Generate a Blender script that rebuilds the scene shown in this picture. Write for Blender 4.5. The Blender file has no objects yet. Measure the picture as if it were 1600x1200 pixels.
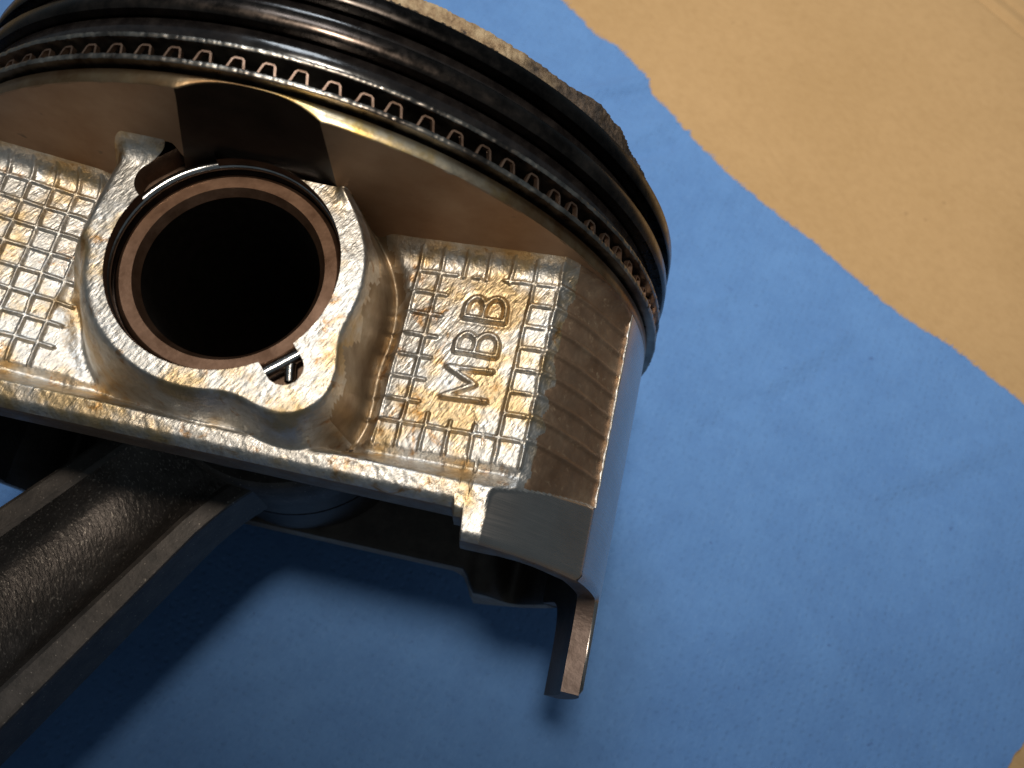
import bpy, math, random
import numpy as np
from mathutils import Matrix, Vector

random.seed(4)
rng = np.random.default_rng(7)
MM = 0.001
scene = bpy.context.scene
COL = scene.collection

# ------------------------------------------------------------------ frames
# Everything on the piston is measured in millimetres in the piston's own frame:
# x across the skirts, y along the bore axis towards the crown, z along the wrist pin.
# The assembly lies on the table on its crown rim and on the big end of the rod,
# so the table's upward normal is tilted in that frame.
TN = np.array([0.0969, 0.1344, 0.9862]); TN /= np.linalg.norm(TN)
TX = np.array([1., 0, 0]) - TN[0] * TN; TX /= np.linalg.norm(TX)
TY = np.cross(TN, TX)
TM = np.stack([TX, TY, TN])
T0 = np.array([0, 0, -42.3])
def W(P): return TM @ (np.asarray(P, float) - T0)
ROOT = Matrix.Translation(Vector(W((0, 0, 0)) * MM)) @ Matrix(TM.tolist()).to_4x4()

# ------------------------------------------------------------------ camera
cam = bpy.data.cameras.new('Camera')
cam.sensor_fit = 'HORIZONTAL'; cam.sensor_width = 36
cam.lens = 1503.22 / 1600 * 36
cam.clip_start = 0.005; cam.clip_end = 20
cam_o = bpy.data.objects.new('Camera', cam); COL.objects.link(cam_o)
CP = np.array([32.803, -35.289, 112.989])
CR = np.array([[0.976493, -0.211061, 0.043756], [0.213271, 0.916625, -0.338104], [0.031253, 0.339488, 0.940091]])
m = Matrix((TM @ CR).tolist()).to_4x4(); m.translation = Vector(W(CP) * MM)
cam_o.matrix_world = m
cam.dof.use_dof = True
cam.dof.focus_distance = 0.102
cam.dof.aperture_fstop = 42
scene.camera = cam_o

# ------------------------------------------------------------------ light
world = bpy.data.worlds.new('World'); scene.world = world; world.use_nodes = True
bg = world.node_tree.nodes['Background']
bg.inputs['Color'].default_value = (0.68, 0.86, 1.0, 1); bg.inputs['Strength'].default_value = 0.098

def lamp(name, kind, loc, tgt, power, color, **kw):
    l = bpy.data.lights.new(name, kind); l.energy = power; l.color = color
    for k, v in kw.items(): setattr(l, k, v)
    o = bpy.data.objects.new(name, l); COL.objects.link(o)
    o.location = Vector(loc)
    o.rotation_euler = (Vector(tgt) - Vector(loc)).to_track_quat('-Z', 'Y').to_euler()
    return o
lamp('workshop_lamp', 'SPOT', (-0.055, -0.054, 0.66), (0.050, 0.122, 0), 18.5, (1.0, 0.91, 0.79),
     shadow_soft_size=0.048, spot_size=math.radians(34), spot_blend=1.0)
lamp('window', 'AREA', (-0.16, 0.36, 0.66), (0.02, 0.0, 0.05), 1.5, (0.84, 0.92, 1.0),
     shape='RECTANGLE', size=0.16, size_y=0.22)

scene.cycles.max_bounces = 5; scene.cycles.diffuse_bounces = 3; scene.cycles.glossy_bounces = 4; scene.cycles.caustics_reflective = False
scene.view_settings.view_transform = 'Standard'
scene.view_settings.look = 'None'
scene.view_settings.exposure = 0.0
scene.view_settings.gamma = 1.0
scene.view_settings.use_curve_mapping = False

# ------------------------------------------------------------------ materials
class Mat:
    def __init__(self, name):
        self.m = bpy.data.materials.new(name); self.m.use_nodes = True
        self.t = self.m.node_tree; self.b = self.t.nodes['Principled BSDF']
        tc = self.t.nodes.new('ShaderNodeTexCoord')
        mp = self.t.nodes.new('ShaderNodeMapping'); mp.inputs['Scale'].default_value = (1000,) * 3   # millimetres
        self.t.links.new(tc.outputs['Object'], mp.inputs['Vector']); self.co = mp.outputs['Vector']
    def link(self, a, b): self.t.links.new(a, b)
    def mapped(self, scale=(1, 1, 1), rot=(0, 0, 0)):
        n = self.t.nodes.new('ShaderNodeMapping'); n.inputs['Rotation'].default_value = rot
        n2 = self.t.nodes.new('ShaderNodeMapping'); n2.inputs['Scale'].default_value = scale
        self.link(self.co, n.inputs['Vector']); self.link(n.outputs['Vector'], n2.inputs['Vector'])
        return n2.outputs['Vector']
    def noise(self, scale, detail=3, rough=.55, vec=None, dist=0):
        n = self.t.nodes.new('ShaderNodeTexNoise'); n.inputs['Scale'].default_value = scale
        n.inputs['Detail'].default_value = detail; n.inputs['Roughness'].default_value = rough
        n.inputs['Distortion'].default_value = dist
        self.link(vec or self.co, n.inputs['Vector']); return n.outputs['Fac']
    def voronoi(self, scale, vec=None, feature='F1', rand=1):
        n = self.t.nodes.new('ShaderNodeTexVoronoi'); n.inputs['Scale'].default_value = scale; n.feature = feature
        n.inputs['Randomness'].default_value = rand
        self.link(vec or self.co, n.inputs['Vector']); return n.outputs['Distance']
    def ramp(self, fac, stops):
        n = self.t.nodes.new('ShaderNodeValToRGB'); e = n.color_ramp.elements
        while len(e) < len(stops): e.new(.5)
        for el, (p, c) in zip(e, stops):
            el.position = p; el.color = (*c, 1) if not isinstance(c, (int, float)) else (c, c, c, 1)
        self.link(fac, n.inputs['Fac']); return n.outputs['Color']
    def mix(self, fac, a, b, mode='MIX'):
        n = self.t.nodes.new('ShaderNodeMix'); n.data_type = 'RGBA'; n.blend_type = mode
        for sock, v in ((n.inputs[0], fac), (n.inputs[6], a), (n.inputs[7], b)):
            if isinstance(v, (int, float)): sock.default_value = v
            elif isinstance(v, tuple): sock.default_value = (*v, 1)
            else: self.link(v, sock)
        return n.outputs[2]
    def math(self, op, a, b=0.0):
        n = self.t.nodes.new('ShaderNodeMath'); n.operation = op
        for s, v in zip(n.inputs, (a, b)):
            if isinstance(v, (int, float)): s.default_value = v
            else: self.link(v, s)
        return n.outputs[0]
    def bump(self, h, dist_mm, strength=1.0):
        n = self.t.nodes.new('ShaderNodeBump'); n.inputs['Strength'].default_value = strength
        n.inputs['Distance'].default_value = dist_mm * MM
        self.link(h, n.inputs['Height'])
        if self.b.inputs['Normal'].is_linked: self.link(self.b.inputs['Normal'].links[0].from_socket, n.inputs['Normal'])
        self.link(n.outputs['Normal'], self.b.inputs['Normal'])
    def set(self, **kw):
        names = dict(color='Base Color', metal='Metallic', rough='Roughness', spec='Specular IOR Level', coat='Coat Weight', coat_rough='Coat Roughness', aniso='Anisotropic', sheen='Sheen Weight')
        for k, v in kw.items():
            s = self.b.inputs[names[k]]
            if isinstance(v, (int, float)): s.default_value = v
            elif isinstance(v, tuple): s.default_value = (*v, 1)
            else: self.link(v, s)
        return self

def mat_cast():
    M = Mat('cast aluminium, oil stained')
    streak = M.mapped((1.0, 0.34, 1.0), (0, 0, math.radians(28)))
    base = M.ramp(M.noise(.9, 4, .6), [(.30, (.52, .485, .43)), (.70, (.68, .655, .62))])
    gold = M.ramp(M.noise(.14, 4, .62), [(.48, 0.0), (.60, 1.0)])
    c = M.mix(M.math('MULTIPLY', gold, .70), base, (.55, .35, .11))
    brown = M.ramp(M.noise(.33, 5, .7, dist=.6), [(.575, 0.0), (.67, 1.0)])
    c = M.mix(M.math('MULTIPLY', brown, .8), c, (.38, .185, .045))
    dark = M.ramp(M.noise(1.7, 4, .7, streak), [(.58, 0.0), (.78, 1.0)])
    c = M.mix(M.math('MULTIPLY', dark, .45), c, (.12, .08, .05))
    M.set(color=c, metal=1.0, rough=M.ramp(M.noise(.8, 3), [(.3, .37), (.7, .52)]))
    M.bump(M.noise(2.7, 3, .6, streak), .15, .75)
    return M.m
def mat_cast_dull():
    M = Mat('cast aluminium, dull brown')
    streak = M.mapped((1.0, 0.45, 1.0), (0, 0, math.radians(28)))
    c = M.ramp(M.noise(.25, 5, .65), [(.3, (.23, .14, .085)), (.55, (.30, .20, .13)), (.75, (.42, .30, .20))])  # browner and darker than the plain cast metal
    c = M.mix(M.ramp(M.noise(1.2, 3, .7), [(.60, 0.0), (.75, .7)]), c, (.55, .42, .28))
    M.set(color=c, metal=.85, rough=M.ramp(M.noise(.6, 3), [(.3, .42), (.7, .6)]))
    M.bump(M.noise(2.2, 3, .6, streak), .10, .6)
    return M.m
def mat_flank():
    M = Mat('cast aluminium, oil brown with painted shade')
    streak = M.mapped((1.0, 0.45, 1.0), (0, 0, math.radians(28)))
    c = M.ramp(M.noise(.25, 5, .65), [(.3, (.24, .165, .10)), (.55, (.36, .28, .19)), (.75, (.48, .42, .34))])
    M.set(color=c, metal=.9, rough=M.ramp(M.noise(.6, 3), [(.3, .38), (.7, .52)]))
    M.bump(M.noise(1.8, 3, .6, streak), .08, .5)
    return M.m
def mat_under():
    M = Mat('as cast aluminium under the ring belt')
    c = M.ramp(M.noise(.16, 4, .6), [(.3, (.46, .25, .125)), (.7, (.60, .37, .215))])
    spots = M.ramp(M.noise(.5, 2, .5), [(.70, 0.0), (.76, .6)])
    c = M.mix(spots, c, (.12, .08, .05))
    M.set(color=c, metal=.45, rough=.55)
    M.bump(M.noise(1.8, 4, .6), .06, .5)
    return M.m
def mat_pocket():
    M = Mat('machined pocket with painted shade')
    M.set(color=M.ramp(M.noise(.3, 4), [(.3, (.045, .030, .020)), (.7, (.085, .060, .042))]), metal=.7, rough=.42)  # dark colour stands in for the shade on the pocket wall
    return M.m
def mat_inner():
    M = Mat('inside of the casting with painted shade')
    c = M.ramp(M.noise(.25, 5, .65), [(.3, (.030, .022, .017)), (.7, (.075, .056, .043))])  # near-black tones carry the shade inside the piston
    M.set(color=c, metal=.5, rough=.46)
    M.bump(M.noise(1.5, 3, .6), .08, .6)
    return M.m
def mat_skirt_edge():
    M = Mat('brown skirt edge')
    c = M.ramp(M.noise(.5, 5, .65), [(.3, (.11, .075, .06)), (.7, (.20, .145, .12))])
    M.set(color=c, metal=.6, rough=.5)
    M.bump(M.noise(1.8, 3, .6), .08, .6)
    return M.m
def mat_machined():
    M = Mat('machined aluminium skirt')
    lines = M.noise(1, 2, .5, M.mapped((.25, 14, .25)))
    c = M.ramp(M.noise(.2, 3), [(.3, (.46, .40, .355)), (.7, (.55, .49, .44))])
    M.set(color=c, metal=1.0, rough=M.ramp(lines, [(.3, .24), (.7, .33)]))
    M.bump(lines, .012, .35)
    return M.m
def mat_strip():
    M = Mat('machined aluminium strip with gold varnish')
    c = M.ramp(M.noise(.12, 5, .65), [(.40, (.72, .62, .46)), (.52, (.66, .46, .17)), (.62, (.40, .20, .05)), (.70, (.72, .60, .40))])
    sep = M.t.nodes.new('ShaderNodeSeparateXYZ'); M.link(M.co, sep.inputs[0])
    dx = M.math('ABSOLUTE', M.math('SUBTRACT', sep.outputs[0], 13.0))
    browning = M.ramp(M.math('ADD', M.math('MULTIPLY', dx, .05), M.math('MULTIPLY', M.noise(.35, 4, .6), .5)), [(.55, 0.0), (.85, .9)])  # browner away from one stretch that keeps its gold
    c = M.mix(browning, c, M.ramp(M.noise(.3, 4, .6), [(.35, (.20, .10, .045)), (.65, (.36, .25, .15))]))
    M.set(color=c, metal=1.0, rough=.34)
    M.bump(M.noise(2.0, 3), .04, .5)
    return M.m
def mat_land():
    M = Mat('black varnished ring land')
    c = M.ramp(M.noise(.6, 4, .6), [(.4, (.006, .005, .005)), (.75, (.018, .015, .014))])
    M.set(color=c, rough=M.ramp(M.noise(.35, 3), [(.35, .13), (.7, .24)]), spec=.6)
    M.bump(M.noise(1.4, 2), .03, .35)
    return M.m
def mat_ring(name, a, b, r):
    M = Mat(name)
    v = M.mapped((1, .3, 1))
    c = M.ramp(M.noise(.25, 4, .6), [(.35, a), (.70, b)])
    M.set(color=c, metal=1.0, rough=M.ramp(M.noise(1.0, 3), [(.3, r), (.7, r + .16)]))
    M.bump(M.noise(1.2, 3, .6, v), .02, .4)
    return M.m
def mat_carbon():
    M = Mat('tan carbon deposit')
    c = M.ramp(M.noise(.45, 6, .75), [(.32, (.05, .035, .025)), (.44, (.30, .20, .11)), (.60, (.50, .38, .23)), (.75, (.62, .52, .38))])
    sep = M.t.nodes.new('ShaderNodeSeparateXYZ'); M.link(M.co, sep.inputs[0])
    burnt = M.ramp(M.math('ADD', M.math('MULTIPLY', sep.outputs[0], .02), M.math('MULTIPLY', M.noise(.3, 4, .6), .3)), [(.52, 0.0), (.68, 1.0)])
    c = M.mix(burnt, c, M.ramp(M.noise(.9, 5, .75), [(.4, (.025, .019, .015)), (.65, (.13, .09, .06))]))
    M.set(color=c, rough=.62, metal=.25)
    M.bump(M.noise(1.3, 6, .75), .30, .9)
    return M.m
def mat_crust():
    M = Mat('black carbon crust')
    c = M.ramp(M.noise(1.2, 5, .75), [(.40, (.02, .016, .013)), (.62, (.10, .075, .05)), (.72, (.5, .47, .42))])
    M.set(color=c, rough=M.ramp(M.noise(2, 2), [(.4, .25), (.6, .7)]), metal=.4)
    M.bump(M.noise(1.7, 5, .75), .35, 1.0)
    return M.m
def mat_steel(name, c0, c1, rough, metal=1.0, bump=.03, bs=3.0):
    M = Mat(name)
    M.set(color=M.ramp(M.noise(.7, 4, .6), [(.3, c0), (.7, c1)]), metal=metal, rough=rough)
    M.bump(M.noise(bs, 3), bump, .6)
    return M.m
def mat_pin():
    M = Mat('brown varnished pin steel')
    c = M.ramp(M.noise(.35, 5, .65), [(.35, (.12, .064, .038)), (.7, (.25, .145, .092))])
    M.set(color=c, metal=.9, rough=.36)
    M.bump(M.noise(2.5, 3), .02, .4)
    return M.m
def mat_rod():
    M = Mat('dark forged steel')
    d = M.mapped((1, .45, 1), (0, 0, math.radians(-35)))
    c = M.ramp(M.noise(.5, 4, .6), [(.3, (.052, .044, .038)), (.7, (.095, .079, .069))])
    c = M.mix(M.ramp(M.noise(.12, 4, .6), [(.4, 0.0), (.65, .45)]), c, (.035, .028, .024))
    c = M.mix(M.ramp(M.noise(4.2, 2, .6, d), [(.60, 0.0), (.70, .6)]), c, (.36, .31, .26))
    M.set(color=c, metal=.75, rough=.44)
    M.bump(M.noise(2.2, 3, .6, d), .16, .8)
    return M.m
def mat_rod_edge():
    M = Mat('dark forged steel, smooth')
    c = M.ramp(M.noise(.4, 4, .65), [(.3, (.042, .035, .030)), (.7, (.095, .078, .066))])
    c = M.mix(M.ramp(M.noise(3.0, 2, .6), [(.66, 0.0), (.74, .7)]), c, (.45, .38, .31))
    M.set(color=c, metal=.4, rough=.5)
    M.bump(M.noise(1.8, 3, .6), .06, .6)
    return M.m
def mat_towel():
    M = Mat('blue paper towel')
    fib = M.noise(2.2, 5, .7, M.mapped((1, .6, 1), (0, 0, .6)))
    c = M.ramp(M.noise(.05, 5, .6), [(.3, (.095, .215, .470)), (.7, (.118, .255, .530))])
    c = M.mix(M.ramp(fib, [(.35, .0), (.75, .30)]), c, (.16, .31, .60))
    c = M.mix(M.ramp(M.noise(.22, 5, .7), [(.42, 0.0), (.70, .35)]), c, (.085, .18, .40))
    c = M.mix(M.ramp(M.noise(1, 5, .75, M.mapped((2.6, .5, 1), (0, 0, .35))), [(.55, 0.0), (.72, .30)]), c, (.20, .36, .63))
    speck = M.ramp(M.noise(.55, 2, .4), [(.745, 0.0), (.775, .55)])
    c = M.mix(speck, c, (.06, .11, .26))
    M.set(color=c, rough=.92, spec=.12, sheen=.15)
    M.bump(M.noise(.35, 3, .6), .25, .5)
    dots = M.voronoi(.72, M.mapped((1, 1, .001), (0, 0, .25)), rand=.35)
    M.bump(M.ramp(dots, [(.05, 0.0), (.36, 1.0)]), .20, .7)
    M.bump(fib, .20, .75)
    return M.m
def mat_card():
    M = Mat('brown cardboard')
    fib = M.noise(1, 5, .7, M.mapped((.5, 2.2, 1), (0, 0, .5)))
    c = M.ramp(M.noise(.03, 4, .6), [(.3, (.41, .255, .115)), (.7, (.465, .295, .140))])
    c = M.mix(M.ramp(fib, [(.3, .0), (.8, .35)]), c, (.60, .41, .21))
    c = M.mix(M.ramp(M.noise(.35, 2, .4), [(.755, 0.0), (.785, .35)]), c, (.22, .13, .06))
    c = M.mix(M.ramp(M.noise(.5, 6, .75), [(.45, 0.0), (.70, .30)]), c, (.33, .20, .09))
    c = M.mix(M.ramp(M.noise(1, 4, .7, M.mapped((4.0, .5, 1), (0, 0, -.8))), [(.60, 0.0), (.74, .22)]), c, (.62, .44, .25))
    M.set(rough=.85, spec=.2)
    c2 = M.mix(M.ramp(M.noise(1, 4, .6, M.mapped((.03, .6, 1), (0, 0, .9))), [(.62, 0.0), (.75, .16)]), c, (.30, .19, .09))
    M.set(color=c2)
    flute = M.noise(.22, 1, .4, M.mapped((.06, 1, 1), (0, 0, -.52)))
    M.bump(flute, .3, .5)
    M.bump(fib, .05, .5)
    return M.m

CAST, DULL, UNDER, MACH, STRIP, LAND, POCKET, INNER = mat_cast(), mat_cast_dull(), mat_under(), mat_machined(), mat_strip(), mat_land(), mat_pocket(), mat_inner()
RING1 = mat_ring('oily dark ring steel', (.016, .014, .013), (.05, .042, .037), .2)
RING2 = mat_ring('brown ring steel', (.035, .028, .024), (.11, .085, .07), .2)
RAIL = mat_ring('bright rail steel', (.12, .10, .085), (.50, .46, .40), .26)
CARBON, CRUST = mat_carbon(), mat_crust()
COPPER = mat_steel('copper brown expander steel', (.20, .12, .08), (.40, .265, .19), .42)
WIRE = mat_steel('bright spring wire', (.42, .40, .38), (.62, .60, .57), .2)
PINSHADE = mat_steel('pin hollow with painted shade', (.010, .007, .005), (.022, .016, .012), .7, .0, .01)  # black colour paints the shade inside the hollow pin
PINSHADE.node_tree.nodes['Principled BSDF'].inputs['Specular IOR Level'].default_value = .08
BORE = mat_steel('oil darkened bore', (.095, .058, .038), (.19, .12, .08), .42, .75)
FLANK = mat_flank()  # oil brown, with the shade of the valley mixed into the colour
PIN, ROD, RODE = mat_pin(), mat_rod(), mat_rod_edge()
TOWEL, CARD = mat_towel(), mat_card()

# ------------------------------------------------------------------ builders
def mesh_obj(name, V, F, mat, parent=None, smooth=True, normals=None):
    me = bpy.data.meshes.new(name)
    V = np.asarray(V, np.float32) * MM
    if isinstance(F, np.ndarray): F = F.tolist()
    me.from_pydata(V.tolist(), [], F)
    me.materials.append(mat)
    if smooth: me.polygons.foreach_set('use_smooth', np.ones(len(me.polygons), bool))
    me.update()
    if normals is not None: me.normals_split_custom_set_from_vertices(np.asarray(normals, float).tolist())
    o = bpy.data.objects.new(name, me); COL.objects.link(o)
    if parent is not None: o.parent = parent
    return o
def sharp(o, deg=35):
    me = o.data
    me.shade_auto_smooth = None if False else None
def grid_faces(nu, nv, cu=False, cv=False, flip=False):
    i, j = np.meshgrid(np.arange(nu if cu else nu - 1), np.arange(nv if cv else nv - 1), indexing='ij')
    a = i * nv + j; b = ((i + 1) % nu) * nv + j; c = ((i + 1) % nu) * nv + (j + 1) % nv; d = i * nv + (j + 1) % nv
    F = np.stack([a, b, c, d], -1).reshape(-1, 4)
    return F[:, ::-1] if flip else F
def empty(name, label, cat, group=None, placed=True):
    o = bpy.data.objects.new(name, None); o.empty_display_size = .01; COL.objects.link(o)
    if placed: o.matrix_world = ROOT
    tag(o, label, cat, group); return o
def tag(o, label, cat, group=None):
    o['label'] = label; o['category'] = cat
    if group: o['group'] = group
def put(o): o.matrix_world = ROOT; return o
def lathe_y(name, prof, mat, parent=None, n=360, t0=0, t1=2 * math.pi, wob=None, off=(0, 0)):
    """prof: list of runs of (r, y) points; every run is smooth, runs meet with a hard edge."""
    V = []; F = []; closed = abs(t1 - t0 - 2 * math.pi) < 1e-6
    th = np.linspace(t0, t1, n, endpoint=not closed)
    for run in prof:
        P = np.array(run, float); k = len(P); base = sum(len(v) for v in V)
        r = np.repeat(P[None, :, 0], n, 0); y = np.repeat(P[None, :, 1], n, 0)
        if wob: r, y = wob(th[:, None], r, y)
        v = np.stack([r * np.cos(th)[:, None] + off[0], y, r * np.sin(th)[:, None] + off[1]], -1).reshape(-1, 3)
        F.append(grid_faces(n, k, cu=closed) + base); V.append(v)
    return mesh_obj(name, np.concatenate(V), np.concatenate(F), mat, parent)
def lathe_z(name, prof, mat, parent=None, n=160, c=(0, 0)):
    V = []; F = []; th = np.linspace(0, 2 * math.pi, n, endpoint=False)
    for run in prof:
        P = np.array(run, float); k = len(P); base = sum(len(v) for v in V)
        v = np.stack([c[0] + P[None, :, 0] * np.cos(th)[:, None], c[1] + P[None, :, 0] * np.sin(th)[:, None], np.repeat(P[None, :, 1], n, 0)], -1).reshape(-1, 3)
        F.append(grid_faces(n, k, cu=True) + base); V.append(v)
    return mesh_obj(name, np.concatenate(V), np.concatenate(F), mat, parent)
def sweep(path, sec, closed=True, frame=None):
    """box or round section swept along a path; frame(path) gives two unit vectors for every point."""
    P = np.asarray(path, float); n = len(P); A, B = frame
    V = P[:, None, :] + A[:, None, :] * np.array(sec)[None, :, 0, None] + B[:, None, :] * np.array(sec)[None, :, 1, None]
    k = len(sec); F = grid_faces(n, k, cu=closed, cv=True)
    return V.reshape(-1, 3), F
sm = lambda a, b, x: (lambda t: t * t * (3 - 2 * t))(np.clip((x - a) / (b - a), 0, 1))

# ------------------------------------------------------------------ dimensions
R = 43.0; YU = 9.97; YS0 = 11.55; ZB = 31.5; RB = 11.0
YF, YSK, YTAB = -16.75, -19.6, -29.6
PXL, PXR = -4.6, 8.2                                   # pocket corners at the outer cylinder
def pocket_left(z): return PXL - 2.6 * (43 - np.abs(z)) / 11.5
def ycut(u): return 11.38 - np.abs(u) ** 2.6 * (11.38 - YU)   # u runs from -1 to 1 across the pocket
PMID, PHALF = (PXL + PXR) / 2, (PXR - PXL) / 2
def seg_d(x, y, a, b):
    ax, ay = a; bx, by = b; dx, dy = bx - ax, by - ay; L = dx * dx + dy * dy + 1e-12
    t = np.clip(((x - ax) * dx + (y - ay) * dy) / L, 0, 1)
    return np.hypot(x - ax - t * dx, y - ay - t * dy)
def bore_sdf(x, y):
    d = np.hypot(x, y) - RB
    for ang, r1, w in ((-46, 12.5, 1.75),):
        c, s = math.cos(math.radians(ang)), math.sin(math.radians(ang))
        d = np.minimum(d, seg_d(x, y, (8 * c, 8 * s), (r1 * c, r1 * s)) - w)
    d = np.minimum(d, seg_d(x, y, (-8.8, 6.6), (-6.0, 9.5)) - 2.1)
    return d
ROWS = [7.35 - 2.36 * k for k in range(8)]            # 7.35 ... -9.2
RC = [16.5, 18.88, 21.3, 23.7, 26.15, 28.6, 31.2]
LC = [-18.3, -20.5, -22.8, -25.2, -27.6, -30.0]
YT, YBOT = 9.6, -11.7
RIBS = []
for x in (16.5, 18.88, 28.6, 31.2): RIBS.append(((x, YT), (x, YBOT)))
for x in (21.3, 23.7, 26.15):
    RIBS += [((x, YT), (x, 7.2)), ((x, -7.9 if x < 22 else -8.3), (x, YBOT))]
for k, y in enumerate(ROWS):
    full = k in (0, 7)
    if k == 0: RIBS += [((16.5, y), (20.6, y)), ((22.3, y), (22.9, y)), ((25.6, y + .1), (31.2, y + .2))]
    elif k == 7: RIBS.append(((15.5, y), (31.2, y)))
    else: RIBS += [((15.5 if k > 1 else 16.0, y), (20.1, y - .05)), ((28.6, y + .15), (31.2, y + .2))]
for x in LC: RIBS.append(((x, YT), (x, YBOT)))
for y in ROWS: RIBS.append(((-16.8 if y < 6 else -18, y - .1), (-31.2, y + .2)))
SLANT = [((31.4, y + .3), (38.9, y - .1)) for y in ROWS]
# raised letters, read upwards along the panel
def letter_B(y0, h, x0=22.35, x1=26.45, xm=24.25):
    S = [((x0, y0), (x1, y0 - .02))]
    for a, b, hh in ((x0, xm, h * .93), (xm, x1, h)):
        c = (a + b) / 2; rx = (b - a) / 2
        pts = [(a, y0), (a, y0 + hh * .45)] + [(c - rx * math.cos(t), y0 + hh * .45 + hh * .55 * math.sin(t)) for t in np.linspace(0, math.pi, 9)[1:-1]] + [(b, y0 + hh * .45), (b, y0)]
        S += list(zip(pts[:-1], pts[1:]))
    return S
def letter_M(y0, y1, x0=22.2, x1=26.6):
    pts = [(x1, y0), (x0, y0 - .1), (x0 + 2.9, (y0 + y1) / 2), (x0 - .1, y1), (x1 - .1, y1 + .15)]
    return list(zip(pts[:-1], pts[1:]))
LETTERS = [letter_M(-5.75, -2.75), letter_B(-.95, 2.2), letter_B(2.85, 2.45)]

def vnoise(x, y, s, seed):
    """cheap smooth value noise"""
    r = np.random.default_rng(seed).random((256, 256))
    u, v = x / s + 60, y / s + 60
    i, j = np.floor(u).astype(int), np.floor(v).astype(int); fu, fv = u - i, v - j
    fu, fv = fu * fu * (3 - 2 * fu), fv * fv * (3 - 2 * fv)
    g = lambda a, b: r[a % 256, b % 256]
    return (g(i, j) * (1 - fu) + g(i + 1, j) * fu) * (1 - fv) + (g(i, j + 1) * (1 - fu) + g(i + 1, j + 1) * fu) * fv - .5

XB = [0, 15, 31.3, 33, 35, 37, 38.4, 39.4]
ZBR = [22.2, 22.3, 25.0, 24.0, 22.1, 19.7, 17.8, 16.7]
XD = [0, 27, 29, 30, 32, 34, 36, 38, 39.4]
ZD = [26.4, 26.2, 25.7, 25.3, 24.4, 23.1, 21.3, 18.9, 17.22]
def smooth_profile(X, Z, w=1.0):
    g = np.arange(0, 41, .05); z = np.interp(g, X, Z, right=None)
    last = (Z[-1] - Z[-2]) / (X[-1] - X[-2]); z = np.where(g > X[-1], Z[-1] + (g - X[-1]) * last, z)
    k = np.exp(-(np.arange(-60, 61) * .05 / w) ** 2); k /= k.sum()
    zs = np.convolve(np.pad(z, 60, mode='reflect', reflect_type='odd'), k, 'valid')
    return g, zs
XD, ZD = smooth_profile(XD, ZD, 1.1)
_a, _b = smooth_profile(XB, ZBR, .9); keepc = sm(31.25, 32.6, _a)
ZBR = np.interp(_a, XB, ZBR) * (1 - keepc) + _b * keepc; XB = _a
def y_bottom(x):
    a = np.abs(x)
    return YF + (-.75) * sm(25.9, 26.1, a) + (YSK - YF + .75) * sm(26.9, 27.25, a)
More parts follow.
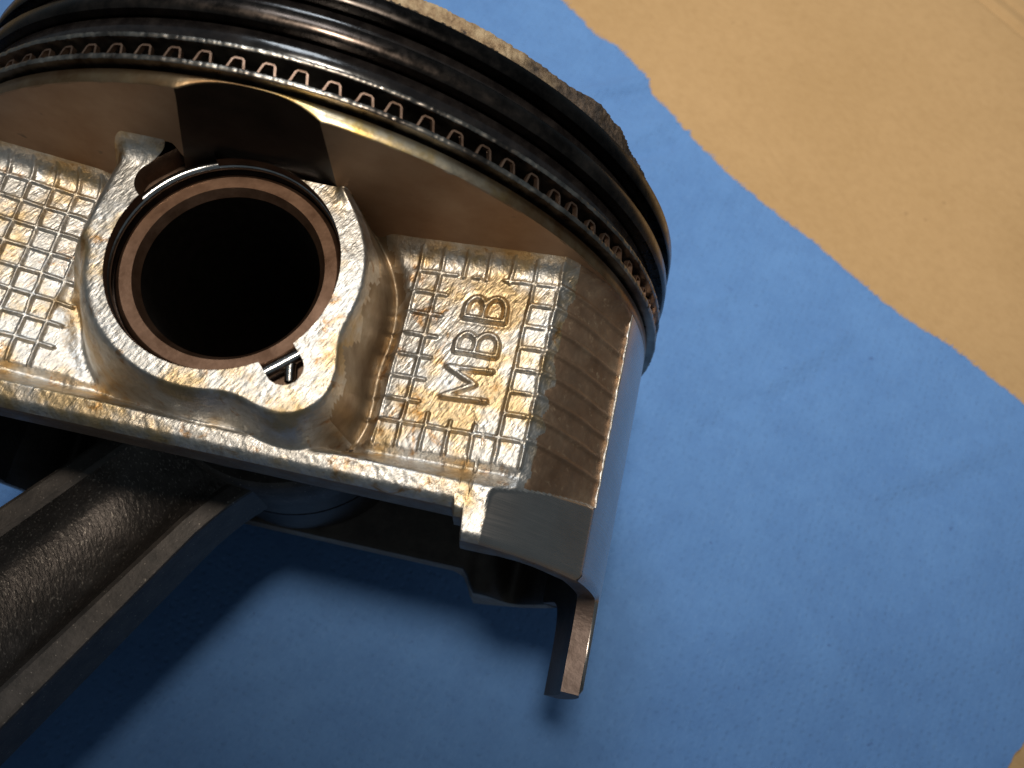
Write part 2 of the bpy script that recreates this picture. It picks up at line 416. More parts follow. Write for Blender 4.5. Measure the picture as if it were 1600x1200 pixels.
def height(x, y, detail=True):
    ax = np.abs(x)
    z = np.interp(ax, XB, ZBR)
    # flange along the lower edge, with a groove between it and the panel
    fl = sm(-12.7, -14.6, y) * sm(33, 29, ax)
    z = z * (1 - fl) + (26.15 - .35 * np.clip((y + 14.6) / -2, 0, 1)) * fl - .55 * np.exp(-((y + 12.45) / .5) ** 2) * sm(33, 29, ax)
    # machined band at the foot of the skirt, slightly proud
    top = -14.5 + 2.4 * np.clip((ax - 29) / 9.5, 0, 1)
    cx, cy = 29.0 - ax + .0, y - top
    rr = .8
    db = np.minimum(np.maximum(cx + rr, cy + rr), 0) + np.hypot(np.maximum(cx + rr, 0), np.maximum(cy + rr, 0)) - rr
    band = sm(.28, -.28, db)
    z = z * (1 - band) + (np.interp(ax, XD, ZD) + .12) * band
    # boss
    d1 = np.hypot(x - .45, y) - 13.45
    d2 = np.hypot(x - 9.0, y + 9.0) - 4.9
    d3 = np.maximum(np.maximum(x - 0, -13.3 - x), -y)
    k = 3.0
    def smin(a, b):
        h = np.clip(.5 + .5 * (b - a) / k, 0, 1); return b * (1 - h) + a * h - k * h * (1 - h)
    d = smin(smin(d1, d2), d3)
    end = .95 + 2.6 * sm(-4, -13, x) + .35 * sm(4, 13, x)
    s = np.clip((d + .8) / (end + .8), 0, 1); s = (1 - s ** 2.1) ** 1.8
    z = z - (.5 + 1.0 * sm(2, 9, x)) * np.exp(-((d - end - .2) / .85) ** 2) * sm(-15.2, -12.5, y)
    zb = ZB
    z = z + (zb - z) * s
    # fillet into the underside of the ring belt
    r = 2.3; t = np.clip(y - (YU - r), 0, r * .999)
    rise = r - np.sqrt(r * r - t * t)
    keep = np.maximum(sm(PXR - .1, PXR + 1.5, x), sm(-7.1, -8.3, x))
    z = z + rise * keep
    z = np.where(ax > 33, np.minimum(z, np.sqrt(np.maximum(R * R - ax * ax, 1)) - .04), z)
    # rounded lower edge
    e = y - y_bottom(x); z = z - .9 * (1 - np.clip(e / .9, 0, 1)) ** 2
    if detail:
        jx = x + .11 * vnoise(x, y, 1.3, 3); jy = y + .11 * vnoise(x, y, 1.3, 5)
        h = np.zeros_like(x)
        dr = np.full_like(x, 9.)
        for a, b in RIBS: dr = np.minimum(dr, seg_d(jx, jy, a, b))
        h = .36 * sm(.34, .06, dr) * (.9 + .5 * vnoise(x, y, 1.6, 9)) - .24 * np.exp(-((dr - .46) / .26) ** 2)
        for a, b in SLANT:
            dq = seg_d(jx, jy, a, b); h = np.maximum(h, .36 * sm(.40, .08, dq)) - .16 * np.exp(-((dq - .5) / .2) ** 2)
        for L in LETTERS:
            dl = np.full_like(x, 9.)
            for a, b in L: dl = np.minimum(dl, seg_d(jx, jy, a, b))
            h = np.maximum(h, .50 * sm(.40, .10, dl)) - .07 * np.exp(-((dl - .52) / .17) ** 2)
        z = z + h * (1 - s) * (1 - band)
        z = z + (.045 * vnoise(x, y, 1.3, 11) + .05 * vnoise(x + y * .6, y * .6 , .38, 12)) * (1 - band)
    return z

# ------------------------------------------------------------------ table: cardboard and paper towel
def crease_line(px): return px
cA, cB = np.array([117.5, 160.7]), np.array([127.3, 153.1])
cd = (cB - cA) / np.linalg.norm(cB - cA); cn = np.array([-cd[1], cd[0]])
tt = np.concatenate([np.linspace(-330, -8, 60), np.linspace(-7.5, 12, 70), np.linspace(14, 90, 14)])
ss = np.linspace(-330, 160, 60)
S, Tt = np.meshgrid(ss, tt, indexing='ij')
P = cA + S[..., None] * cd + Tt[..., None] * cn
zz = -.55 * np.exp(-(Tt / 1.0) ** 2) + .45 * np.exp(-((Tt - 2.4) / 1.2) ** 2) - .4 * np.exp(-((Tt - 6) / .9) ** 2) + .02 * np.clip(Tt - 6, 0, 99)
zz = zz + .5 * vnoise(P[..., 0], P[..., 1], 60, 21)
V = np.concatenate([P, (zz - .75)[..., None]], -1).reshape(-1, 3)
Fg = grid_faces(len(ss), len(tt))
Vb = V.copy(); Vb[:, 2] = -5
n0 = len(V); nu, nv = len(ss), len(tt)
rim = [i * nv for i in range(nu)] + [(nu - 1) * nv + j for j in range(1, nv)] + [i * nv + nv - 1 for i in range(nu - 2, -1, -1)] + [j for j in range(nv - 2, 0, -1)]
side = [(a, rim[(q + 1) % len(rim)], rim[(q + 1) % len(rim)] + n0, a + n0) for q, a in enumerate(rim)]
card = mesh_obj('cardboard_sheet', np.concatenate([V, Vb]), Fg.tolist() + (Fg[:, ::-1] + n0).tolist() + side, CARD)
tag(card, 'plain tan brown cardboard lying flat under the blue paper towel', 'cardboard')

corner = np.array([150.8, 27.6]); es = np.array([-0.8251, 0.5650]); es /= np.linalg.norm(es); et = np.array([-es[1], es[0]]) 
if et @ np.array([-.58, -.81]) < 0: et = -et
edge_pts = np.array([(150.8, 27.6), (122.9, 46.7), (107.0, 56.0), (99.2, 59.0), (93.1, 62.0), (83.6, 68.5), (79.2, 71.9), (69.9, 77.0), (61.0, 81.3), (50.5, 90.0), (41.7, 98.5), (36.1, 105.9), (30.4, 110.9), (25.2, 112.1), (16.6, 119.5), (-61.8, 173.2)]) - corner
eS, eT = edge_pts @ es, edge_pts @ et
s = np.concatenate([np.linspace(0, 40, 120, endpoint=False), np.linspace(40, 190, 620, endpoint=False), np.linspace(190, 262, 60)])
t = np.concatenate([np.linspace(0, 3, 9, endpoint=False), np.linspace(3, 60, 80, endpoint=False), np.linspace(60, 225, 120)])
S, Tt = np.meshgrid(s, t, indexing='ij')
fuzz = .35 * vnoise(s, s * 0, 5.1, 31) + .35 * vnoise(s, s * 0, 1.1, 32) + .3 * vnoise(s, s * 0, .35, 33)
tuft = -.7 * (vnoise(s, s * 0 + 9, .9, 34) > .46)
e1 = np.interp(s, eS, eT) + fuzz + tuft
fuzz2 = .5 * vnoise(t, t * 0, 3, 41) + .3 * vnoise(t, t * 0, .8, 42)
U = S + fuzz2[None, :] * sm(6, 0, S)
Vv = Tt + e1[:, None] * sm(70, 0, Tt)
P = corner + U[..., None] * es + Vv[..., None] * et
def crease(x, y, a, b, w, h):
    return h * np.exp(-(seg_d(x, y, a, b) / w) ** 2)
X, Y = P[..., 0], P[..., 1]
zz = .8 * (vnoise(X, Y, 26, 51) + .4 * vnoise(X, Y, 11, 52)) + .10 * vnoise(X, Y, 4.5, 53)
for a, b, w, h in (((22, 92), (38, 103), 1.6, 1.0), ((24, 88), (40, 99), 1.6, -.9), ((36, 84), (44, 93), 1.8, .8), ((38, 80), (47, 88), 1.5, -.7),
                   ((55, 48), (62, 54), 1.2, .5), ((70, 35), (86, 52), 1.3, .55), ((73, 33), (89, 49), 1.5, -.5), ((60, 22), (70, 34), 1.6, -.4),
                   ((95, 22), (116, 36), 2.2, .7), ((97, 18), (118, 32), 2.2, -.5), ((48, 70), (60, 79), 2.0, .5), ((30, 70), (44, 80), 2.5, .5),
                   ((70, -12), (118, -2), 5, .8), ((60, -30), (100, -24), 6, -.7)):
    zz = zz + crease(X, Y, a, b, w * 1.15, h * .75)
flat = sm(75, 40, np.hypot(X - 5, Y - 5) * 0 + 0) if False else 1.0
rest = sm(16, 34, np.hypot(X - 0, Y - 12)) * sm(25, 45, np.hypot(X + 85, Y + 115))
zz = np.clip(zz, -.45, 1.6) * (.15 + .85 * rest) - .25 * (1 - rest) + .12 * rest + .7 * np.exp(-Tt / 2.2) * (.55 + vnoise(S, Tt * 0, 6, 61))
V = np.concatenate([P, zz[..., None]], -1).reshape(-1, 3)
Fg = grid_faces(len(s), len(t)); n0 = len(V); nu, nv = len(s), len(t)
Vb = V.copy(); Vb[:, 2] -= .34
rim = [i * nv for i in range(nu)] + [(nu - 1) * nv + j for j in range(1, nv)] + [i * nv + nv - 1 for i in range(nu - 2, -1, -1)] + [j for j in range(nv - 2, 0, -1)]
side = [(a, rim[(q + 1) % len(rim)], rim[(q + 1) % len(rim)] + n0, a + n0) for q, a in enumerate(rim)]
towel = mesh_obj('paper_towel', np.concatenate([V, Vb]), Fg.tolist() + (Fg[:, ::-1] + n0).tolist() + side, TOWEL)
# torn fibres sticking out of the edge
fv = []; ff = []
for q in range(520):
    i = int(rng.integers(60, 760)); ln = rng.uniform(.25, 1.0) * (2.0 if rng.random() < .08 else 1); an = rng.normal(0, .6)
    b0 = P[i, 0]; dirv = -et * math.cos(an) + es * math.sin(an); sd = np.array([-dirv[1], dirv[0]]) * rng.uniform(.03, .07)
    z0 = zz[i, 0] - .08; tip = b0 + dirv * ln; mid = b0 + dirv * ln * .5 + sd * rng.normal(0, 2)
    k = len(fv)
    fv += [(*(b0 - dirv * .5 + sd), z0), (*(b0 - dirv * .5 - sd), z0), (*(mid + sd * .7), z0 + .1), (*(mid - sd * .7), z0 + .06), (*tip, z0 + rng.uniform(-.2, .2))]
    ff += [(k, k + 1, k + 3, k + 2), (k + 2, k + 3, k + 4)]
fib = mesh_obj('frayed_fibres', fv, ff, TOWEL, towel); fib['kind'] = 'stuff'
tag(towel, 'blue paper towel with a torn wavy edge, spread over the cardboard under the piston', 'paper towel')

# ------------------------------------------------------------------ piston
piston = empty('piston', 'oil stained aluminium engine piston lying on its side on the blue paper towel', 'piston')

def heightfield(sign, h, detail):
    """side wall of the casting; returns vertices, faces, face centres"""
    xs = np.arange(-39.4, 39.4 + h / 2, h); xs = np.clip(xs, -39.4, 39.4)
    nvv = int((YU - YSK) / h) + 1
    v = np.linspace(0, 1, nvv)
    X, Vp = np.meshgrid(xs, v, indexing='ij')
    yb = y_bottom(X); Y = yb + (YU - yb) * Vp
    d = bore_sdf(X, Y); e = 1e-3
    gx = (bore_sdf(X + e, Y) - d) / e; gy = (bore_sdf(X, Y + e) - d) / e
    snap = np.abs(d) < .7 * h; top = Vp > .9999
    X = np.where(snap, X - d * gx, X); Y = np.where(snap & ~top, Y - d * gy, Y)
    Z = height(X, Y, detail)
    inside = (d < -.7 * h)
    Vt = np.stack([X, Y, Z * sign], -1)
    F = grid_faces(len(xs), nvv, flip=sign < 0)
    fi = inside.reshape(-1)[F]; cnt = fi.sum(1)
    quads = F[cnt == 0]
    one = F[cnt == 1]; oi = fi[cnt == 1]
    tris = one[~oi].reshape(-1, 3)
    # vertex normals of the whole field
    return Vt, quads, tris
def submesh(name, V, F4, F3, N, mat, parent):
    used = np.unique(np.concatenate([F4.ravel(), F3.ravel()]).astype(int))
    mp = np.full(len(V), -1); mp[used] = np.arange(len(used))
    F = mp[F4].tolist() + (mp[F3].tolist() if len(F3) else [])
    return mesh_obj(name, V[used], F, mat, parent, normals=N[used])

H = .14
Vt, Q, Tr = heightfield(1, H, True)
gX = np.gradient(Vt, axis=0); gY = np.gradient(Vt, axis=1)
N = np.cross(gX, gY); N /= np.linalg.norm(N, axis=-1, keepdims=True) + 1e-12
N = N.reshape(-1, 3); V = Vt.reshape(-1, 3)
fc = V[Q].mean(1); fx, fy = fc[:, 0], fc[:, 1]
lab = np.zeros(len(Q), int)
for k, L in enumerate(LETTERS):
    dl = np.full(len(Q), 9.)
    for a, b in L: dl = np.minimum(dl, seg_d(fx, fy, a, b))
    lab[dl < .45] = 1 + k
bossd = np.minimum(np.hypot(fx - .45, fy) - 13.45, np.hypot(fx - 9.0, fy + 9.0) - 4.9)
bossd = np.minimum(bossd, np.maximum(np.maximum(fx, -13.3 - fx), -fy))
lab[(lab == 0) & (bossd < 1.2) & (fy > -14.6)] = 4
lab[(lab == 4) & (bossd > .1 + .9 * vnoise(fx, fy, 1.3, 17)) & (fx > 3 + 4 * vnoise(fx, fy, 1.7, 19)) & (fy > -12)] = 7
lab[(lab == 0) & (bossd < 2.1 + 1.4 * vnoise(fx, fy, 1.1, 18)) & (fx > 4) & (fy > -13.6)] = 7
dull = (lab == 0) & (np.abs(fx) > 32.5 + 1.3 * vnoise(fx, fy, 1.2, 15)) & (fy > -14.4 + 2.4 * np.clip((np.abs(fx) - 29) / 9.5, 0, 1) + .1)
lab[dull] = 5
topb = -14.5 + 2.4 * np.clip((np.abs(fx) - 29) / 9.5, 0, 1)
lab[(np.abs(fx) > 29.0) & (fy < topb - .02) & (lab != 5)] = 6
cells = []
ry = [YT] + ROWS + [YBOT]
for a, b in zip(ry[:-1], ry[1:]):
    inner = a < 7.5 and b > -9.3
    cols = [(16.5, 18.88), (28.6, 31.2)] if inner else list(zip(RC[:-1], RC[1:]))
    cols += [(q, p_) for p_, q in zip(LC[:-1], LC[1:])]
    for x0, x1 in cols: cells.append((x0, x1, b, a))
for k, (x0, x1, y0, y1) in enumerate(cells):
    lab[(lab == 0) & (fx > x0 + .3) & (fx < x1 - .3) & (fy > y0 + .3) & (fy < y1 - .3)] = 10 + k
E3 = np.zeros((0, 3), int)
wall = submesh('side_wall', V, Q[lab == 0], E3, N, CAST, piston)
wall['label'] = 'cast side wall with raised grid pattern'
for k, nm in enumerate('MBB'):
    o = submesh('raised_letter', V, Q[lab == 1 + k], E3, N, CAST, wall)
boss = submesh('pin_boss', V, Q[lab == 4], Tr, N, CAST, piston)
submesh('boss_flank', V, Q[lab == 7], E3, N, FLANK, boss)['label'] = 'flank of the pin boss, oil brown with shade painted in'
for side_ in (1, -1):
    submesh('skirt_shoulder', V, Q[(lab == 5) & (fx * side_ > 0)], E3, N, DULL, piston)['label'] = 'dull brown shoulder beside the skirt'
    submesh('machined_band', V, Q[(lab == 6) & (fx * side_ > 0)], E3, N, MACH, piston)
for k in range(len(cells)):
    f = Q[lab == 10 + k]
    if len(f): submesh('pad', V, f, E3, N, CAST, wall)
# lower edge and inner face of the near wall, then the same for the far wall
def wall_inside(sign, V3, name):
    edge = V3[:, 0, :]; n = len(edge)
    x0 = edge[:, 0]; q = sm(29, 37.5, np.abs(x0))
    xin = x0 - np.sign(x0) * 1.8 * q
    zin = np.minimum(20.4, np.abs(edge[:, 2]) - 3.6) * (1 - q) + (np.abs(edge[:, 2]) - .8) * q
    rows = [edge]
    rows.append(np.stack([x0 * .85 + xin * .15, edge[:, 1] - .10, edge[:, 2] * .85 + sign * zin * .15], -1))
    rows.append(np.stack([x0 * .1 + xin * .9, edge[:, 1] - .02, edge[:, 2] * .1 + sign * zin * .9], -1))
    rows.append(np.stack([xin, edge[:, 1] + .5, sign * zin], -1))
    rows.append(np.stack([xin, 0 * xin + YU - 1, sign * (zin - .6)], -1))
    Vv = np.stack(rows, 1)
    F = grid_faces(n, 5, flip=sign > 0)
    hole = (F % 5).max(1) == 4                      # the inner face stops at the boss
    if sign > 0: F = F[~(hole & (np.abs(xin[F.min(1) // 5]) < 12))]
    inner = (F % 5).min(1) >= 2
    o = mesh_obj(name, Vv.reshape(-1, 3), F[~inner], DULL, piston)
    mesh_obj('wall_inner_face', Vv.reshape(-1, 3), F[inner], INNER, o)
    return o
wall_inside(1, Vt, 'wall_edge')
Vf, Qf, Tf = heightfield(-1, .7, False)
Vf = Vf.copy(); fb = sm(24, 28, np.abs(Vf[..., 0])) * sm(-11, -14, Vf[..., 1]); Vf[..., 2] = Vf[..., 2] * (1 - fb) - fb * np.sqrt(R * R - Vf[..., 0] ** 2)  # far lower corner pushed out to deepen the shadow on the towel
Vf[..., 1] = np.where(Vf[..., 1] < -10, Vf[..., 1] + 1.6 * sm(-10, -15, Vf[..., 1]), Vf[..., 1])
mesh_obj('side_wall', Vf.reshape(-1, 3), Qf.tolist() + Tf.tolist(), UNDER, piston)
wall_inside(-1, Vf, 'wall_edge')

# bore wall in the boss
ph = np.linspace(0, 2 * math.pi, 721)[:-1]
rad = np.full_like(ph, 3.0)
for it in range(60):
    rad = rad - bore_sdf(rad * np.cos(ph), rad * np.sin(ph)) * .7
# march outwards so the slots are included
rr = np.linspace(16, 9, 700)
dd = bore_sdf(rr[None, :] * np.cos(ph)[:, None], rr[None, :] * np.sin(ph)[:, None])
rad = rr[np.argmax(dd < 0, axis=1)]
def bore_ring(r, z): return np.stack([r * np.cos(ph), r * np.sin(ph), 0 * ph + z], -1)
zt = np.minimum(height(rad * np.cos(ph), np.minimum(rad * np.sin(ph), YU - .01), True) + .03, ZB + .3)
rows = [np.stack([rad * np.cos(ph), rad * np.sin(ph), zt], -1)]
slot = np.maximum(rad - RB, 0)
rc = np.where(slot > .05, rad, RB)
for z, dr in ((ZB - .3, 0), (ZB - 1.3, 0), (ZB - 1.35, .55), (ZB - 2.6, .55), (ZB - 2.65, -.1)):
    rows.append(bore_ring(np.where(slot > .6, rad, RB + dr), z))
rows.append(bore_ring(0 * ph + RB - .1, ZB - 2.7)); rows.append(bore_ring(0 * ph + RB - .1, 10))
Vv = np.stack(rows, 1)
mesh_obj('bore_wall', Vv.reshape(-1, 3), grid_faces(len(ph), len(rows), cu=True, flip=True), BORE, boss, smooth=False)

# underside of the ring belt, outside the side walls
for sgn in (1, -1):
    Vv = []; Fv = []
    for a in (np.linspace(-42.9, -7.2, 150), np.linspace(PXR, 42.9, 150)):
        zlo = height(a, 0 * a + YU - .001, False); zlo = np.where(np.abs(a) > 39.35, 12, zlo) - .25
        zhi = np.sqrt(np.maximum(R * R - a * a, 0)); zlo = np.minimum(zlo, zhi)
        t_ = np.linspace(0, 1, 14)
        Z = zlo[:, None] + (zhi - zlo)[:, None] * t_[None, :]
        X = np.repeat(a[:, None], 14, 1)
        if a[0] < 0:                                   # the pocket's left side leans
            X = X + np.clip((a[:, None] + 20) / 12.8, 0, 1) ** 2 * (pocket_left(Z) + 7.2)
            Z = np.minimum(Z, np.sqrt(R * R - X * X)); Z[:, -1] = np.sqrt(R * R - X[:, -1] ** 2)
        g = np.stack([X, YU + 0 * X, sgn * Z], -1)
        base = sum(len(q) for q in Vv); Vv.append(g.reshape(-1, 3)); Fv.append(grid_faces(150, 14, flip=sgn < 0) + base)
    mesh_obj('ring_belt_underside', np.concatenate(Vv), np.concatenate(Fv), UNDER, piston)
    u = np.linspace(-1, 1, 80); t_ = np.linspace(0, 1, 12)
    U, Tp = np.meshgrid(u, t_, indexing='ij')
    Z = 29 + (42.6 - 29) * Tp
    xl = pocket_left(Z); X = xl + (PXR - xl) * (U + 1) / 2
    Z[:, -1] = np.sqrt(R * R - X[:, -1] ** 2)
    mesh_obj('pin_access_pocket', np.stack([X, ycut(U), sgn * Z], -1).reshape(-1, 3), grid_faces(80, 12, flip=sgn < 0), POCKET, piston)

# strip between the oil ring groove and the underside
def strip_wob(th, r, y):
    u = (R * np.cos(th) - PMID) / PHALF; x = np.abs(u); lo = np.where(x < 1, ycut(np.minimum(x, 1)), YU)
    f = (y - YU) / (YS0 - YU)
    return r, lo + f * (YS0 - lo) + .12 * vnoise(th * 40, th * 0, 1.0, 71) * (1 - f) * (x > 1)
lathe_y('lower_land', [[(R - .12, YU), (R, YU + .15), (R, YS0 - .12), (R - .12, YS0)]], STRIP, piston, n=900, wob=strip_wob)
lathe_y('ring_groove', [[(R - .12, YS0), (38.8, YS0)], [(38.8, YS0), (38.8, 15.3)], [(38.8, 15.3), (R - .5, 15.3)],
                        [(R - .45, 17.6), (38.8, 17.6)], [(38.8, 17.6), (38.8, 19.8)], [(38.8, 19.8), (R - .5, 19.8)],
                        [(R - .5, 21.6), (38.8, 21.6)], [(38.8, 21.6), (38.8, 23.8)], [(38.8, 23.8), (R - .6, 23.8)]], LAND, piston, n=400)
lathe_y('ring_land', [[(R - .5, 15.3), (R - .35, 15.45), (R - .35, 17.45), (R - .5, 17.6)]], LAND, piston, n=500)
lathe_y('ring_land', [[(R - .6, 19.8), (R - .45, 19.95), (R - .45, 21.45), (R - .6, 21.6)]], LAND, piston, n=500)
def land_wob(th, r, y):
    lump = np.exp(-((th - math.radians(43)) / .07) ** 2) + .6 * np.exp(-((th - math.radians(37)) / .05) ** 2)
    w = .12 * vnoise(th * 40, y * 1.5, 1.0, 81) + .20 * vnoise(th * 190, y * 3, 1.0, 82) + .16 * vnoise(th * 420, y * 5, 1.0, 84)
    return r + w + .85 * lump, y + (.30 * lump + .10 * vnoise(th * 160, th * 0, 1, 83)) * sm(24.5, 26.2, y)
yy = np.linspace(24.4, 26.6, 9)
lathe_y('top_land', [[(R - .9, q) for q in yy] + [(R - 1.2, 26.85), (R - 1.9, 27.0)]], CARBON, piston, n=1400, wob=land_wob)
lathe_y('carbon_crust', [[(R - .7, 23.7), (R - .2, 23.85), (R - .1, 24.15), (R - .25, 24.5), (R - .6, 24.7)]], CRUST, piston, n=1600,
        wob=lambda th, r, y: (r + .55 * vnoise(th * 110, y, 1.0, 91) + .35 * vnoise(th * 300, y * 2, 1, 92), y + .25 * vnoise(th * 150, y, 1, 93)))
lathe_y('crown', [[(R - 1.8, 27.0), (R - 6, 26.9), (20, 26.6), (.01, 26.6)]], CARBON, piston, n=200)
a = np.linspace(-35.5, 35.5, 30); b = np.linspace(-19, 19, 16); A_, B_ = np.meshgrid(a, b, indexing='ij')
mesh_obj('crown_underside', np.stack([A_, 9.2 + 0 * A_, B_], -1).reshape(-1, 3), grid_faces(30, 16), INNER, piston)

# skirts
def skirt(sgn):
    te = math.radians(23.62)
    th = np.concatenate([np.linspace(-te, -.37, 14, endpoint=False), np.linspace(-.37, -.24, 60, endpoint=False), np.linspace(-.24, -.12, 14, endpoint=False), np.linspace(-.12, .12, 40, endpoint=False), np.linspace(.12, .26, 40, endpoint=False), np.linspace(.26, te, 30)])
    zc = np.abs(R * np.sin(th))
    tq = np.clip(np.where(th > 0, (zc - 6.4) / 2.6, (zc - 10.6) / 4.2), 0, 1)
    yt = np.where(th > 0, YSK, YSK + 1.6)
    yb = YTAB + (yt - YTAB) * (1 - (1 - tq) ** 3.2) ** (1 / 3.2)
    k = 60; v = np.linspace(0, 1, k)
    Y = yb[:, None] + (YU + .02 - yb[:, None]) * v
    e = (Y - yb[:, None]); Ro = R - .35 * (1 - np.clip(e / .35, 0, 1)) ** 2
    out = np.stack([sgn * Ro * np.cos(th)[:, None], Y, Ro * np.sin(th)[:, None]], -1)
    o = mesh_obj('skirt', out.reshape(-1, 3), grid_faces(len(th), k, flip=sgn > 0), MACH, piston)
    ri = R - 2.3 - .0 * th
    a = out[:, 0]; b = np.stack([sgn * ri * np.cos(th), yb + .05, ri * np.sin(th)], -1)
    mesh_obj('skirt_edge', np.stack([a, b], 1).reshape(-1, 3), grid_faces(len(th), 2, flip=sgn < 0), mat_skirt_edge() if sgn > 0 else DULL, o, smooth=False)
    inn = np.stack([np.repeat((sgn * ri * np.cos(th))[:, None], k, 1), Y + .05, np.repeat((ri * np.sin(th))[:, None], k, 1)], -1)
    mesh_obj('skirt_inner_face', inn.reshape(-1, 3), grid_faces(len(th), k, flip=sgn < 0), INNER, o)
    # casting step from the shoulder up to the machined face
    for zs in (1, -1):
        x0, z0 = R * math.cos(te), R * math.sin(te)
        yl = np.linspace(-12.0, YU, 160)
        j1, j2 = .18 * vnoise(yl, yl * 0, .5, 101), .22 * vnoise(yl, yl * 0 + 4, .35, 102)
        g = np.stack([np.stack([sgn * (x0 - .35 + j1), yl, zs * (z0 - .95 + 0 * yl)], -1), np.stack([sgn * (x0 - .12 + j1), yl, zs * (z0 - .1 + j2 * .4)], -1),
                      np.stack([sgn * (x0 + .10 + j2 * .3), yl, zs * (z0 - .04 + 0 * yl)], -1), np.stack([sgn * (x0 + .22 + 0 * yl), yl, zs * (z0 - .62 + 0 * yl)], -1)], 1)
        mesh_obj('casting_edge', g.reshape(-1, 3), grid_faces(160, 4, flip=sgn * zs < 0), CAST, o)
skirt(1); skirt(-1)
# inner bosses
for sgn in (1, -1):
    lathe_z('inner_boss', [[(15, sgn * 21), (15, sgn * 11.5)], [(15, sgn * 11.5), (RB, sgn * 11.5)]], INNER, piston, n=96)

# ------------------------------------------------------------------ wrist pin and circlip
pt = 29.3
pin = put(lathe_z('wrist_pin', [[(10.75, -pt + .3), (10.75, pt - .45)], [(10.75, pt - .45), (10.6, pt - .15), (10.3, pt)], [(10.3, pt), (9.15, pt - .05)], [(9.15, pt - .05), (8.55, pt - .9)],
                  [(8.7, -pt + .9), (10.3, -pt), (10.75, -pt + .3)]], PIN, n=200))
lathe_z('pin_hollow', [[(8.55, pt - .9), (8.3, 22), (7.9, 8), (7.7, -24)], [(7.7, -24), (.01, -24)]], PINSHADE, pin, n=120)  # closed floor added so the hollow stays dark
tag(pin, 'hollow brown steel wrist pin sitting in the round bore of the piston', 'wrist pin')
# circlip: round wire in its groove with a bent end reaching into the slot
def tube(path, r, closed=False, k=10):
    P = np.asarray(path, float); n = len(P)
    tg = np.roll(P, -1, 0) - np.roll(P, 1, 0) if closed else np.gradient(P, axis=0)
    tg /= np.linalg.norm(tg, axis=1, keepdims=True)
    up = np.array([0, 0, 1.]) ; A = np.cross(tg, up); bad = np.linalg.norm(A, axis=1) < 1e-3; A[bad] = (1, 0, 0)
    A /= np.linalg.norm(A, axis=1, keepdims=True); B = np.cross(A, tg)
    return sweep(P, [(r * math.cos(q), r * math.sin(q)) for q in np.linspace(0, 2 * math.pi, k, endpoint=False)], closed, (A, B))
zc = ZB - 1.55
a = np.radians(np.linspace(-36, 300, 170))
path = [(11.3 * math.cos(q), 11.3 * math.sin(q), zc) for q in a]
tip = path[-1]
path = [(13.3 * math.cos(math.radians(-47)), 13.3 * math.sin(math.radians(-47)), zc - .2), (12.2 * math.cos(math.radians(-44)), 12.2 * math.sin(math.radians(-44)), zc - .1), (11.3 * math.cos(math.radians(-40)), 11.3 * math.sin(math.radians(-40)), zc)] + path
Vv, Fv = tube(path, .5)
clip = put(mesh_obj('circlip', Vv, Fv, WIRE)); tag(clip, 'thin bright wire circlip held in the bore groove around the wrist pin', 'circlip')
# short bright bar across the slot
q0 = np.radians(-46); c_, s_ = math.cos(q0), math.sin(q0)
bar = [(11.5 * c_ + s * 1.75 * -s_ * 1.0, 11.5 * s_ + s * 1.75 * c_, zc + .1) for s in np.linspace(-1, 1, 9)]
Vv, Fv = tube(bar, .62)
cend = mesh_obj('clip_end', Vv, Fv, WIRE, clip)

# ------------------------------------------------------------------ piston rings
def ring(name, r0, r1, y0, y1, mat, label, off, ch=.14, n=700, rough=0.0, seed=1):
    prof = [[(r0, y0), (r1 - ch, y0)], [(r1 - ch, y0), (r1, y0 + ch), (r1, y1 - ch), (r1 - ch, y1)], [(r1 - ch, y1), (r0, y1)]]
    wob = (lambda th, r, y: (r + rough * (vnoise(th * 260, y * 0, 1, seed)) * (r > r1 - ch * 1.5), y)) if rough else None
    o = put(lathe_y(name, prof, mat, n=n, wob=wob, off=off))
    tag(o, label, 'piston ring', 'piston rings'); return o
ring('compression_ring', 39.5, 43.75, 21.75, 23.6, RING1, 'dark oily top compression ring nearest the carbon crusted crown', (.35, .1))
ring('compression_ring', 39.5, 43.85, 17.75, 19.6, RING2, 'brown second compression ring with a bright lower edge, between two black lands', (.3, .1), .28)
ring('oil_ring_rail', 40.5, 43.75, 14.45, 14.95, RAIL, 'thin upper steel rail of the oil ring, above the copper coloured wave', (.25, .1), .1, 1400, .12, 7)
ring('oil_ring_rail', 40.5, 43.80, 11.95, 12.50, RAIL, 'thin lower steel rail of the oil ring, below the copper coloured wave', (.2, .1), .1, 1400, .12, 8)
# expander: a bent ribbon between the rails
per = 94; jit = rng.normal(0, .03, per); amp = rng.normal(0, .06, per); pts = []; rads = 43.25
shape = [(0.0, 0), (.30, 0), (.36, .12), (.44, .86), (.50, 1), (.74, 1), (.80, .86), (.88, .12), (.94, 0)]
for k in range(per):
    for u, w in shape:
        th = 2 * math.pi * (k + u + jit[k]) / per
        pts.append((th, 12.72 + (1.28 + amp[k]) * w))
pts = np.array(pts)
P = np.stack([rads * np.cos(pts[:, 0]) + .2, pts[:, 1], rads * np.sin(pts[:, 0])], -1)
tg = np.roll(P, -1, 0) - np.roll(P, 1, 0); tg /= np.linalg.norm(tg, axis=1, keepdims=True)
rd = np.stack([np.cos(pts[:, 0]), 0 * pts[:, 0], np.sin(pts[:, 0])], -1)
B = np.cross(rd, tg); B /= np.linalg.norm(B, axis=1, keepdims=True)
Vv, Fv = sweep(P, [(.0, .105), (-.5, .105), (-.5, -.105), (.0, -.105)], True, (rd, B))
exp_ = put(mesh_obj('oil_ring_expander', Vv, Fv, COPPER, smooth=False))
tag(exp_, 'copper brown wave shaped expander spring between the two oil ring rails', 'piston ring', 'piston rings')

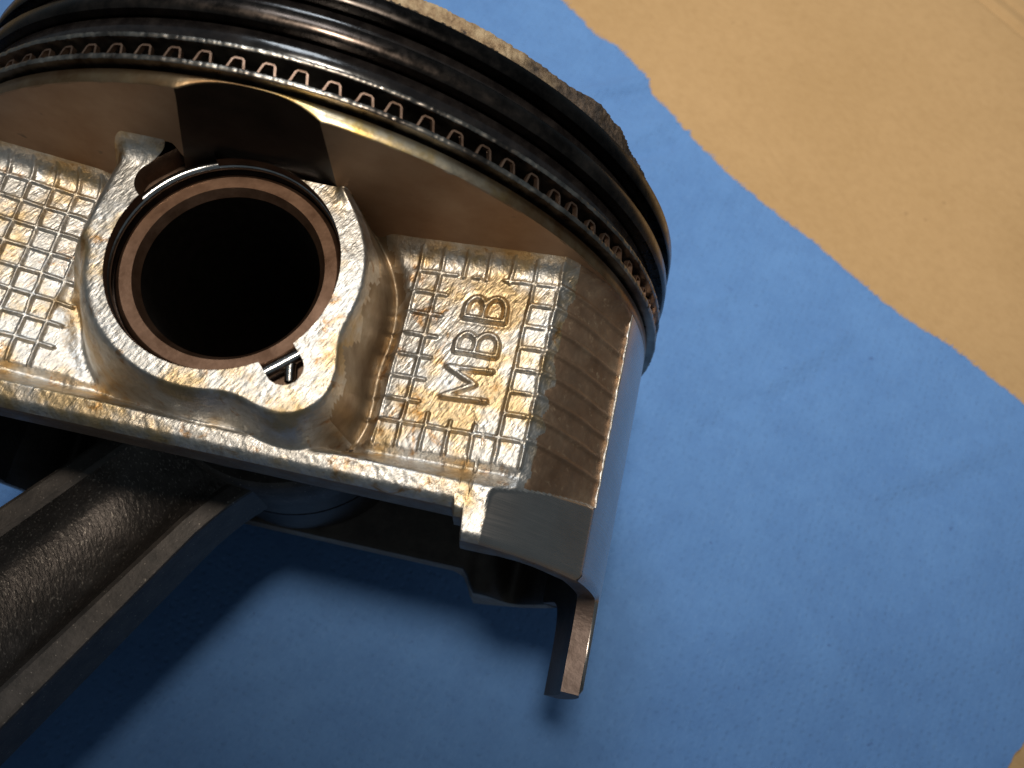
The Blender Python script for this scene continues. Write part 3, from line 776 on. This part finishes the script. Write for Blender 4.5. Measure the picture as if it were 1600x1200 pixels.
# ------------------------------------------------------------------ connecting rod
rod = empty('connecting_rod', 'dark forged steel connecting rod reaching out of the open piston to the lower left', 'connecting rod')
ud = np.array([-.560, -.828]); ud /= np.linalg.norm(ud); nd = np.array([-ud[1], ud[0]]) * 1.0   # nd points to the right of the beam in the picture
ZR = -4.0
L0, L1 = 9.0, 118.0
ls = np.concatenate([np.linspace(L0, 40, 60), np.linspace(41, L1, 60)])
def beam_rows():
    out = []
    for l in ls:
        hw = 7.7 + .075 * max(0, l - 20) + 14 * max(0, (l - 96) / 22) ** 2
        rw = 2.0 + .03 * l
        dp = 3.5 * float(sm(12, 26, np.array(l))) * float(sm(112, 98, np.array(l))) + .01
        th = 5.0
        hw += 1.3 * max(0, (18 - l) / 9) ** 2
        hw += .6 + .022 * max(0, l - 20)
        iw = hw - rw
        prof = [(-hw, -th + .8), (-hw, th - .5), (-hw + .12, th - .12), (-hw + .5, th), (-iw - .5, th), (-iw + .1, th - .3), (-iw + 1.6, th - dp * .75), (-iw + 3.0, th - dp),
                (0, th - dp * 1.02), (iw - 3.0, th - dp), (iw - 1.6, th - dp * .75), (iw - .1, th - .3), (iw + .5, th), (hw - .5, th), (hw - .12, th - .12), (hw, th - .5), (hw, -th + .8), (hw - .9, -th), (-hw + .9, -th)]
        out.append([(*(ud * l + nd * a), ZR + b) for a, b in prof])
    return np.array(out)
BR = beam_rows(); kk = BR.shape[1]
# web, flanges and sides as parts of their own
def beam_part(name, i0, i1, mat):
    g = BR[:, i0:i1 + 1]; return mesh_obj(name, g.reshape(-1, 3), grid_faces(len(ls), i1 - i0 + 1, flip=True), mat, rod, smooth=name == 'web')
beam_part('web', 5, 11, ROD); beam_part('flange', 1, 5, RODE); beam_part('flange', 11, 15, RODE)
beam_part('beam_side', 0, 1, RODE); beam_part('beam_side', 15, 16, RODE); beam_part('beam_back', 16, 18, RODE)
lathe_z('small_end', [[(11, ZR + 7.4), (14.4, ZR + 7.4)], [(14.4, ZR + 7.4), (15, ZR + 6.8), (15, ZR - 6.8), (14.4, ZR - 7.4)], [(14.4, ZR - 7.4), (11, ZR - 7.4)], [(11, ZR - 7.4), (11, ZR + 7.4)]], RODE, rod, n=120)
bc = ud * 138
lathe_z('big_end', [[(24, ZR + 11.2), (30.2, ZR + 11.2)], [(30.2, ZR + 11.2), (31, ZR + 10.4), (31, ZR - 10.4), (30.2, ZR - 11.2)], [(30.2, ZR - 11.2), (24, ZR - 11.2)], [(24, ZR - 11.2), (24, ZR + 11.2)]], RODE, rod, n=120, c=bc)
